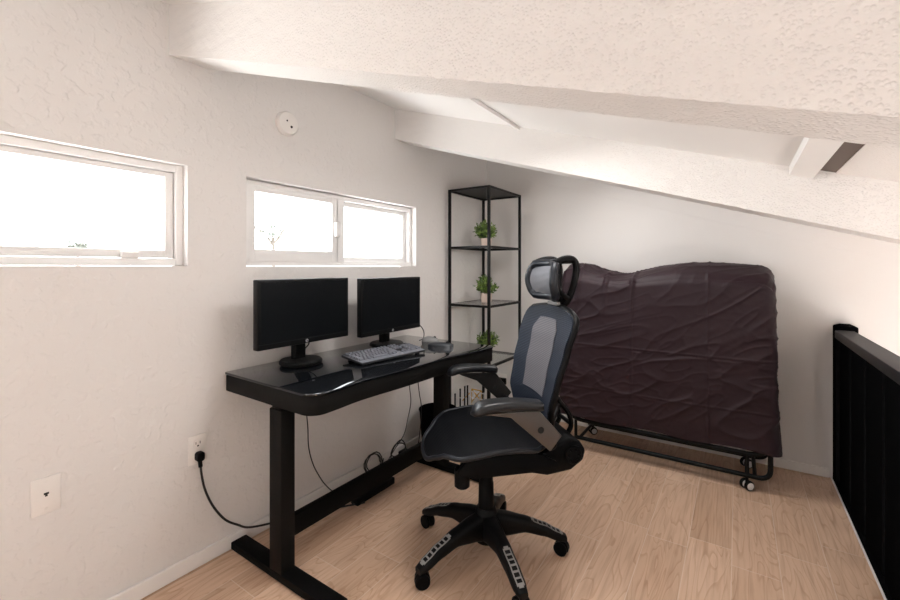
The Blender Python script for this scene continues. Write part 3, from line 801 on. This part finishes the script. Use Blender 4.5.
# mechanism
b = B(); prism(b, [(.10, .40), (.12, .425), (.10, .452), (-.22, .452), (-.25, .44), (-.24, .40), (-.18, .385), (.05, .385)], -.10, .10, 'y', .008, 3)
obj('tilt_mechanism', b, M_blackp, CH, 40, (0, 0, .016))
b = B(); prism(b, [(-.12, .39), (-.2, .372), (-.30, .385), (-.352, .42), (-.362, .46), (-.335, .50), (-.29, .51), (-.24, .49), (-.16, .45)], -.13, .17, 'y', .012, 3)
cyl(b, (-.305, .165, .447), (-.305, .18, .447), .036, 28, .004)
for k in range(6): q = k*PI/3; cyl(b, (-.305+.022*math.cos(q), .178, .447+.022*math.sin(q)), (-.305+.022*math.cos(q), .185, .447+.022*math.sin(q)), .005, 8)
obj('pivot_housing', b, M_blackp, CH, 40, (0, 0, .016))
b = B(); cyl(b, (.125, .10, .325), (.125, .10, .40), .030, 24, .005); cyl(b, (.125, .10, .39), (.10, .06, .43), .014, 12)
obj('tension_knob', b, M_blackp, CH, 40, (0, 0, .018))
b = B(); cyl(b, (.108, .19, .449), (.0, .19, .442), .0035, 10); prism(b, [(.006, .436), (-.03, .430), (-.034, .444), (.004, .449)], .184, .196, 'y', .002); cyl(b, (.0, .05, .44), (.0, .19, .441), .005, 10)
o = obj('lever', b, M_ins, CH, 40, (0, 0, .018)); o['label'] = 'grey lever'

# seat: woven surface in a rim
def seat_pt(u, v):     # u -1 rear .. 1 front, v -1..1
    X = .012+.25*u
    # plan outline rounded
    k = abs(u)
    hw = .252*(1-.10*max(0, -u)**2) * (1-max(0, k-.45)**2.4*.55/.55**2.4*.72)
    Y = hw*v
    X -= .055*(abs(v)**3)*(1 if u > 0 else -.6)*abs(u)
    z = interp(X, [(-.25, .495), (-.154, .524), (-.057, .539), (.019, .540), (.111, .529), (.184, .509), (.235, .486), (.268, .458)])
    z += -.022*(1-v*v)*(1 if u < .4 else max(0, 1-(u-.4)/.6)**.7) - .012*max(0, u)**4*(1-v*v)
    return Vector((X, Y, z))
b = B(); n = 36; top = [[b.verts.new(seat_pt(-1+2*i/n, -1+2*j/n)) for j in range(n+1)] for i in range(n+1)]
bot = [[b.verts.new(seat_pt(-1+2*i/n, -1+2*j/n)-Vector((0, 0, .012))) for j in range(n+1)] for i in range(n+1)]
for i in range(n):
    for j in range(n):
        b.faces.new((top[i][j], top[i+1][j], top[i+1][j+1], top[i][j+1])); b.faces.new((bot[i][j], bot[i][j+1], bot[i+1][j+1], bot[i+1][j]))
ed = [(i, 0) for i in range(n)] + [(n, j) for j in range(n)] + [(i, n) for i in range(n, 0, -1)] + [(0, j) for j in range(n, 0, -1)]
for (a, c), (d, e) in zip(ed, ed[1:]+ed[:1]): b.faces.new((top[a][c], bot[a][c], bot[d][e], top[d][e]))
obj('seat', b, M_seat, CH, 60)
ring = [seat_pt(-1+2*i/n, -1+2*j/n)-Vector((0, 0, .007)) for i, j in ed]
obj('seat_rim', tube(B(), ring, .0095, 10, closed=True), M_seatrim, CH, 70)
b = B()
prism(b, [(.17, .43), (.12, .488), (-.1, .50), (-.22, .44), (-.22, .41), (.10, .405)], .195, .215, 'y', .004); prism(b, [(.17, .43), (.12, .488), (-.1, .50), (-.22, .44), (-.22, .41), (.10, .405)], -.215, -.195, 'y', .004)
box(b, -.15, -.10, -.2, .2, .425, .47, .004); box(b, .05, .09, -.2, .2, .43, .452, .004)
obj('seat_frame', b, M_blackp, CH, 40, (0, 0, .02))

# backrest
def back_pt(s, t, off=0):
    z = .545+.468*s
    hw = interp(s, [(0, .165), (.06, .195), (.25, .215), (.6, .235), (.88, .246), (.96, .236), (1, .20)])
    X = interp(z, [(.55, -.19), (.65, -.178), (.76, -.200), (.88, -.232), (1.03, -.280)])
    X -= .042*(1-t*t)*(1-.4*s)
    z += .018*(1-t*t)*(s > .5)*(s-.5)*2 
    return Vector((X+off, hw*t, z))
def sheet(f, n, m, th):
    b = B(); a = [[b.verts.new(f(i/n, -1+2*j/m, 0)) for j in range(m+1)] for i in range(n+1)]
    c = [[b.verts.new(f(i/n, -1+2*j/m, -th)) for j in range(m+1)] for i in range(n+1)]
    for i in range(n):
        for j in range(m):
            b.faces.new((a[i][j], a[i+1][j], a[i+1][j+1], a[i][j+1])); b.faces.new((c[i][j], c[i][j+1], c[i+1][j+1], c[i+1][j]))
    ed = [(i, 0) for i in range(n)] + [(n, j) for j in range(m)] + [(i, m) for i in range(n, 0, -1)] + [(0, j) for j in range(m, 0, -1)]
    for (p, q), (d, e) in zip(ed, ed[1:]+ed[:1]): b.faces.new((a[p][q], c[p][q], c[d][e], a[d][e]))
    return b, ed
b, ed = sheet(back_pt, 36, 30, .006)
bk = obj('backrest', b, M_back, CH, 60)
ringp = [back_pt(i/36, -1+2*j/30, -.017) for i, j in ed]
obj('back_frame', tube(B(), ringp, .012, 10, closed=True), M_rim, CH, 70)
b, _ = sheet(lambda s, t, o: back_pt(.27+.63*s, (-.05+t*(.48 if s < .86 else .48-(s-.86)*1.2)), .004+o), 24, 12, .003)
o = obj('centre_panel', b, M_panel, CH, 60); o['label'] = 'light grey see-through centre panel of the backrest'
b, _ = sheet(lambda s, t, o: back_pt(.10+.26*s, t*.62, -.022+o-.01*(1-t*t)), 10, 14, .016)
obj('lumbar_support', b, M_rim, CH, 60)
# spine
b = B()
for s in (-1, 1):
    tube(b, [(-.30, s*.05, .47), (-.352, s*.055, .52), (-.345, s*.058, .58), (-.30, s*.06, .64), (-.268, s*.05, .70), (-.275, s*.035, .80), (-.30, s*.03, .95), (-.325, s*.02, 1.04)], .0105, 8, 5)
for x, z in ((-.354, .54), (-.335, .60), (-.29, .66), (-.282, .82)): cyl(b, (x, -.055, z), (x, .055, z), .009, 8)
for s in (-1, 1): tube(b, [(-.30, s*.05, .63), (-.25, s*.12, .60), (-.205, s*.175, .585)], .010, 8, 4)
obj('spine', b, M_rim, CH, 60)

# headrest
b = B(); hp = []
def head_pt(s, t, o=0):
    z = 1.074+.142*s; hw = interp(s, [(0, .100), (.12, .124), (.5, .134), (.88, .124), (1, .098)])
    X = -.250 + .03*t*t - .022*(2*s-1)**2 - .012
    return Vector((X+o, hw*t, z))
b, ed = sheet(head_pt, 14, 20, .012)
hd = obj('headrest', b, M_headp, CH, 60)
obj('headrest_rim', tube(B(), [head_pt(i/14, -1+2*j/20, -.008) for i, j in ed], .018, 10, closed=True), M_seatrim, hd, 70)
b = B()
for s in (-1, 1):
    tube(b, [(-.255, s*.112, 1.215), (-.30, s*.10, 1.232), (-.345, s*.085, 1.232), (-.366, s*.08, 1.20), (-.36, s*.07, 1.13), (-.345, s*.05, 1.065), (-.33, s*.025, 1.03)], .0145, 10, 5)
    tube(b, [(-.262, s*.115, 1.17), (-.268, s*.11, 1.12), (-.30, s*.09, 1.085), (-.335, s*.065, 1.07)], .010, 10, 5)
cyl(b, (-.352, -.09, 1.225), (-.352, .09, 1.225), .012, 10); cyl(b, (-.342, -.055, 1.075), (-.342, .055, 1.075), .012, 10)
obj('headrest_bracket', b, M_rim, CH, 60)
b = B(); box(b, -.345, -.318, -.03, .03, .98, 1.075, .005); obj('headrest_stem', b, M_rim, CH, 40)
b = B(); box(b, -.312, -.292, -.045, .045, 1.036, 1.052, .004); o = obj('stem_clip', b, M_silver, CH, 40); o['label'] = 'light grey clip'

# arms
for s in (1, -1):
    y = s*.277
    pl = [(.02, .672), (-.125, .668), (-.205, .57), (-.162, .517), (-.03, .635), (.045, .664), (.06, .672)] if s < 0 else [(.125, .672), (-.118, .668), (-.2045, .572), (-.160, .519), (-.012, .650), (.06, .662), (.12, .668)]
    b = B(); prism(b, pl, y-.008, y+.008, 'y', .003)
    ab = obj('arm_bracket', b, M_brk if s > 0 else M_brkd, CH, 30, (0, 0, .016))
    if s > 0: ab['label'] = 'bronze grey metal arm bracket'
    else: ab['label'] = 'dark arm bracket'
    obj('bolt', cyl(B(), (-.123, y-.011, .599), (-.123, y+.011, .599), .012, 20, .002), M_dark, ab, 40)
    obj('arm_mount', cyl(B(), (-.168, s*.20, .556), (-.168, y, .556), .022, 18, .003), M_blackp, CH, 40)
    secs = []
    for i in range(25):
        t = i/24; X = -.137+(.270 if s > 0 else .252)*t
        e = min(1, math.sqrt(max(0, 1-max(0, (t-.86)/.14)**2)), math.sqrt(max(0, 1-max(0, (.06-t)/.06)**2))*1.0)
        e = max(e, .12)
        w = (.062+.022*t)*e; zt = .703+.013*math.sin(PI*min(1, max(0, t*.9)))-(.014*max(0, (t-.75)/.25)**2); th = .033+.006*max(0, t-.5)
        zm = zt-th/2; secs.append([(X, y+yy, zm+zz) for yy, zz in rrect(w, th*max(.3, e), min(w, th*max(.3, e))*.42, 4)])
    obj('armrest', loft(B(), secs), M_arm, CH, 60, (0, 0, .014))

# ------------------------------------------------------------------ trees outside, seen faintly through the windows
M_far = mat('far_leaf', (.075, .085, .07), .8); M_bark = mat('bark', (.07, .06, .05), .9)
def tree(label, base, h, rad, n, leaf, seed, slant=0):
    r = thing('tree', label, 'tree', base); rnd = random.Random(seed)
    tr = B(); tube(tr, [(0, 0, 0), (.02*h, 0, h*.5), (0, 0, h)], [leaf*.5, leaf*.4, leaf*.3], 8)
    b = B()
    for k in range(n):
        a = rnd.uniform(0, 2*PI); e = rnd.uniform(-.2, 1.1); L = rad*rnd.uniform(.5, 1)
        p1 = Vector((math.cos(a)*math.cos(e)*L, math.sin(a)*math.cos(e)*L, h+math.sin(e)*L*.8)); p0 = Vector((0, 0, h-rad*.25))
        tube(tr, [p0, (p0+p1)/2+Vector((0, 0, rad*.06)), p1], [leaf*.16, leaf*.12, leaf*.06], 5)
        for j in range(9):
            p = p0.lerp(p1, .45+.6*j/8)+Vector((rnd.uniform(-1, 1), rnd.uniform(-1, 1), rnd.uniform(-1, 1)))*leaf*.6
            d = Vector((rnd.uniform(-1, 1), rnd.uniform(-1, 1), rnd.uniform(-.6, .6))).normalized(); w = d.orthogonal().normalized()*leaf*.22
            v = [b.verts.new(q) for q in (p, p+d*leaf*.5+w, p+d*leaf, p+d*leaf*.5-w, p+d*leaf*.5+d.cross(w)*.5)]
            for q in ((0, 1, 4), (1, 2, 4), (2, 3, 4), (3, 0, 4)): b.faces.new([v[i] for i in q])
    obj('trunk', tr, M_bark, r, 50); obj('foliage', b, M_far, r, 0)
tree('sparse tree outside the two-pane window, faint against the bright sky', (-3.72, 3.62, -2.9), 4.52, .42, 9, .075, 3)
tree('small distant tree seen low in the left window', (-30.3, 8.4, -2.9), 5.15, .75, 16, .30, 5)

# ------------------------------------------------------------------ light
W = bpy.data.worlds.new('World'); S.world = W; W.use_nodes = True
wt = W.node_tree; bg = wt.nodes['Background']; bg.inputs['Strength'].default_value = 1
tc = wt.nodes.new('ShaderNodeTexCoord'); sp = wt.nodes.new('ShaderNodeSeparateXYZ'); wt.links.new(tc.outputs['Generated'], sp.inputs[0])
mr = wt.nodes.new('ShaderNodeMapRange'); mr.inputs['From Min'].default_value = -.15; mr.inputs['From Max'].default_value = .1; wt.links.new(sp.outputs['Z'], mr.inputs['Value'])
mx = wt.nodes.new('ShaderNodeMix'); mx.data_type = 'RGBA'; wt.links.new(mr.outputs[0], mx.inputs['Factor'])
mx.inputs['A'].default_value = (14.5, 14.3, 14.0, 1)      # sunlit ground outside
mx.inputs['B'].default_value = (8.6, 8.9, 9.2, 1)      # bright hazy sky
wt.links.new(mx.outputs['Result'], bg.inputs['Color'])
def portal(loc, rot, sx, sy):
    l = bpy.data.lights.new('daylight_portal', 'AREA'); l.shape = 'RECTANGLE'; l.size = sx; l.size_y = sy
    l.cycles.is_portal = True
    o = bpy.data.objects.new('daylight_portal', l); COL.objects.link(o); o.location = loc; o.rotation_euler = rot
portal((-.13, .208, 1.4), (0, -PI/2, 0), .4, 1.2)
portal((-.13, 1.645, 1.4), (0, -PI/2, 0), .4, 1.2)
portal(((.25+DX1)/2, YF-.12, DH/2), (-PI/2, 0, PI), DX1-.25, DH)
portal((XR+.12, ym, (RW[2]+RW[3])/2), (0, PI/2, 0), RW[3]-RW[2], RW[1]-RW[0])

l = bpy.data.lights.new('added_fill_lamp', 'AREA'); l.shape = 'DISK'; l.size = .5; l.energy = 9.5; l.color = (1, .98, .96)  # added fill light, hidden behind the near beam, brightens the floor
o = bpy.data.objects.new('added_fill_lamp', l); COL.objects.link(o); o.location = (1.15, 1.42, 1.785); o.rotation_euler = (0, 0, 0)
l = bpy.data.lights.new('added_fill_lamp', 'AREA'); l.shape = 'DISK'; l.size = .4; l.energy = 7.5; l.color = (1, .98, .96)  # second added fill, unseen above the far bay, lifts the back wall
o = bpy.data.objects.new('added_fill_lamp', l); COL.objects.link(o); o.location = (1.15, 2.5, 1.80); o.rotation_euler = (0, 0, 0)
# ------------------------------------------------------------------ camera
cam = bpy.data.cameras.new('Camera'); co = bpy.data.objects.new('Camera', cam); COL.objects.link(co)
co.location = (1.795, 0, 1.2); co.rotation_euler = (PI/2, 0, math.atan(288/425))
cam.sensor_width = 36; cam.lens = 425/900*36; cam.shift_y = -33/900; cam.clip_start = .02
S.camera = co
S.view_settings.view_transform = 'Standard'; S.view_settings.look = 'None'; S.view_settings.gamma = 1
S.view_settings.use_curve_mapping = False; S.view_settings.exposure = 0.09
S.cycles.max_bounces = 10; S.cycles.diffuse_bounces = 6; S.cycles.transparent_max_bounces = 12
S.cycles.use_denoising = True
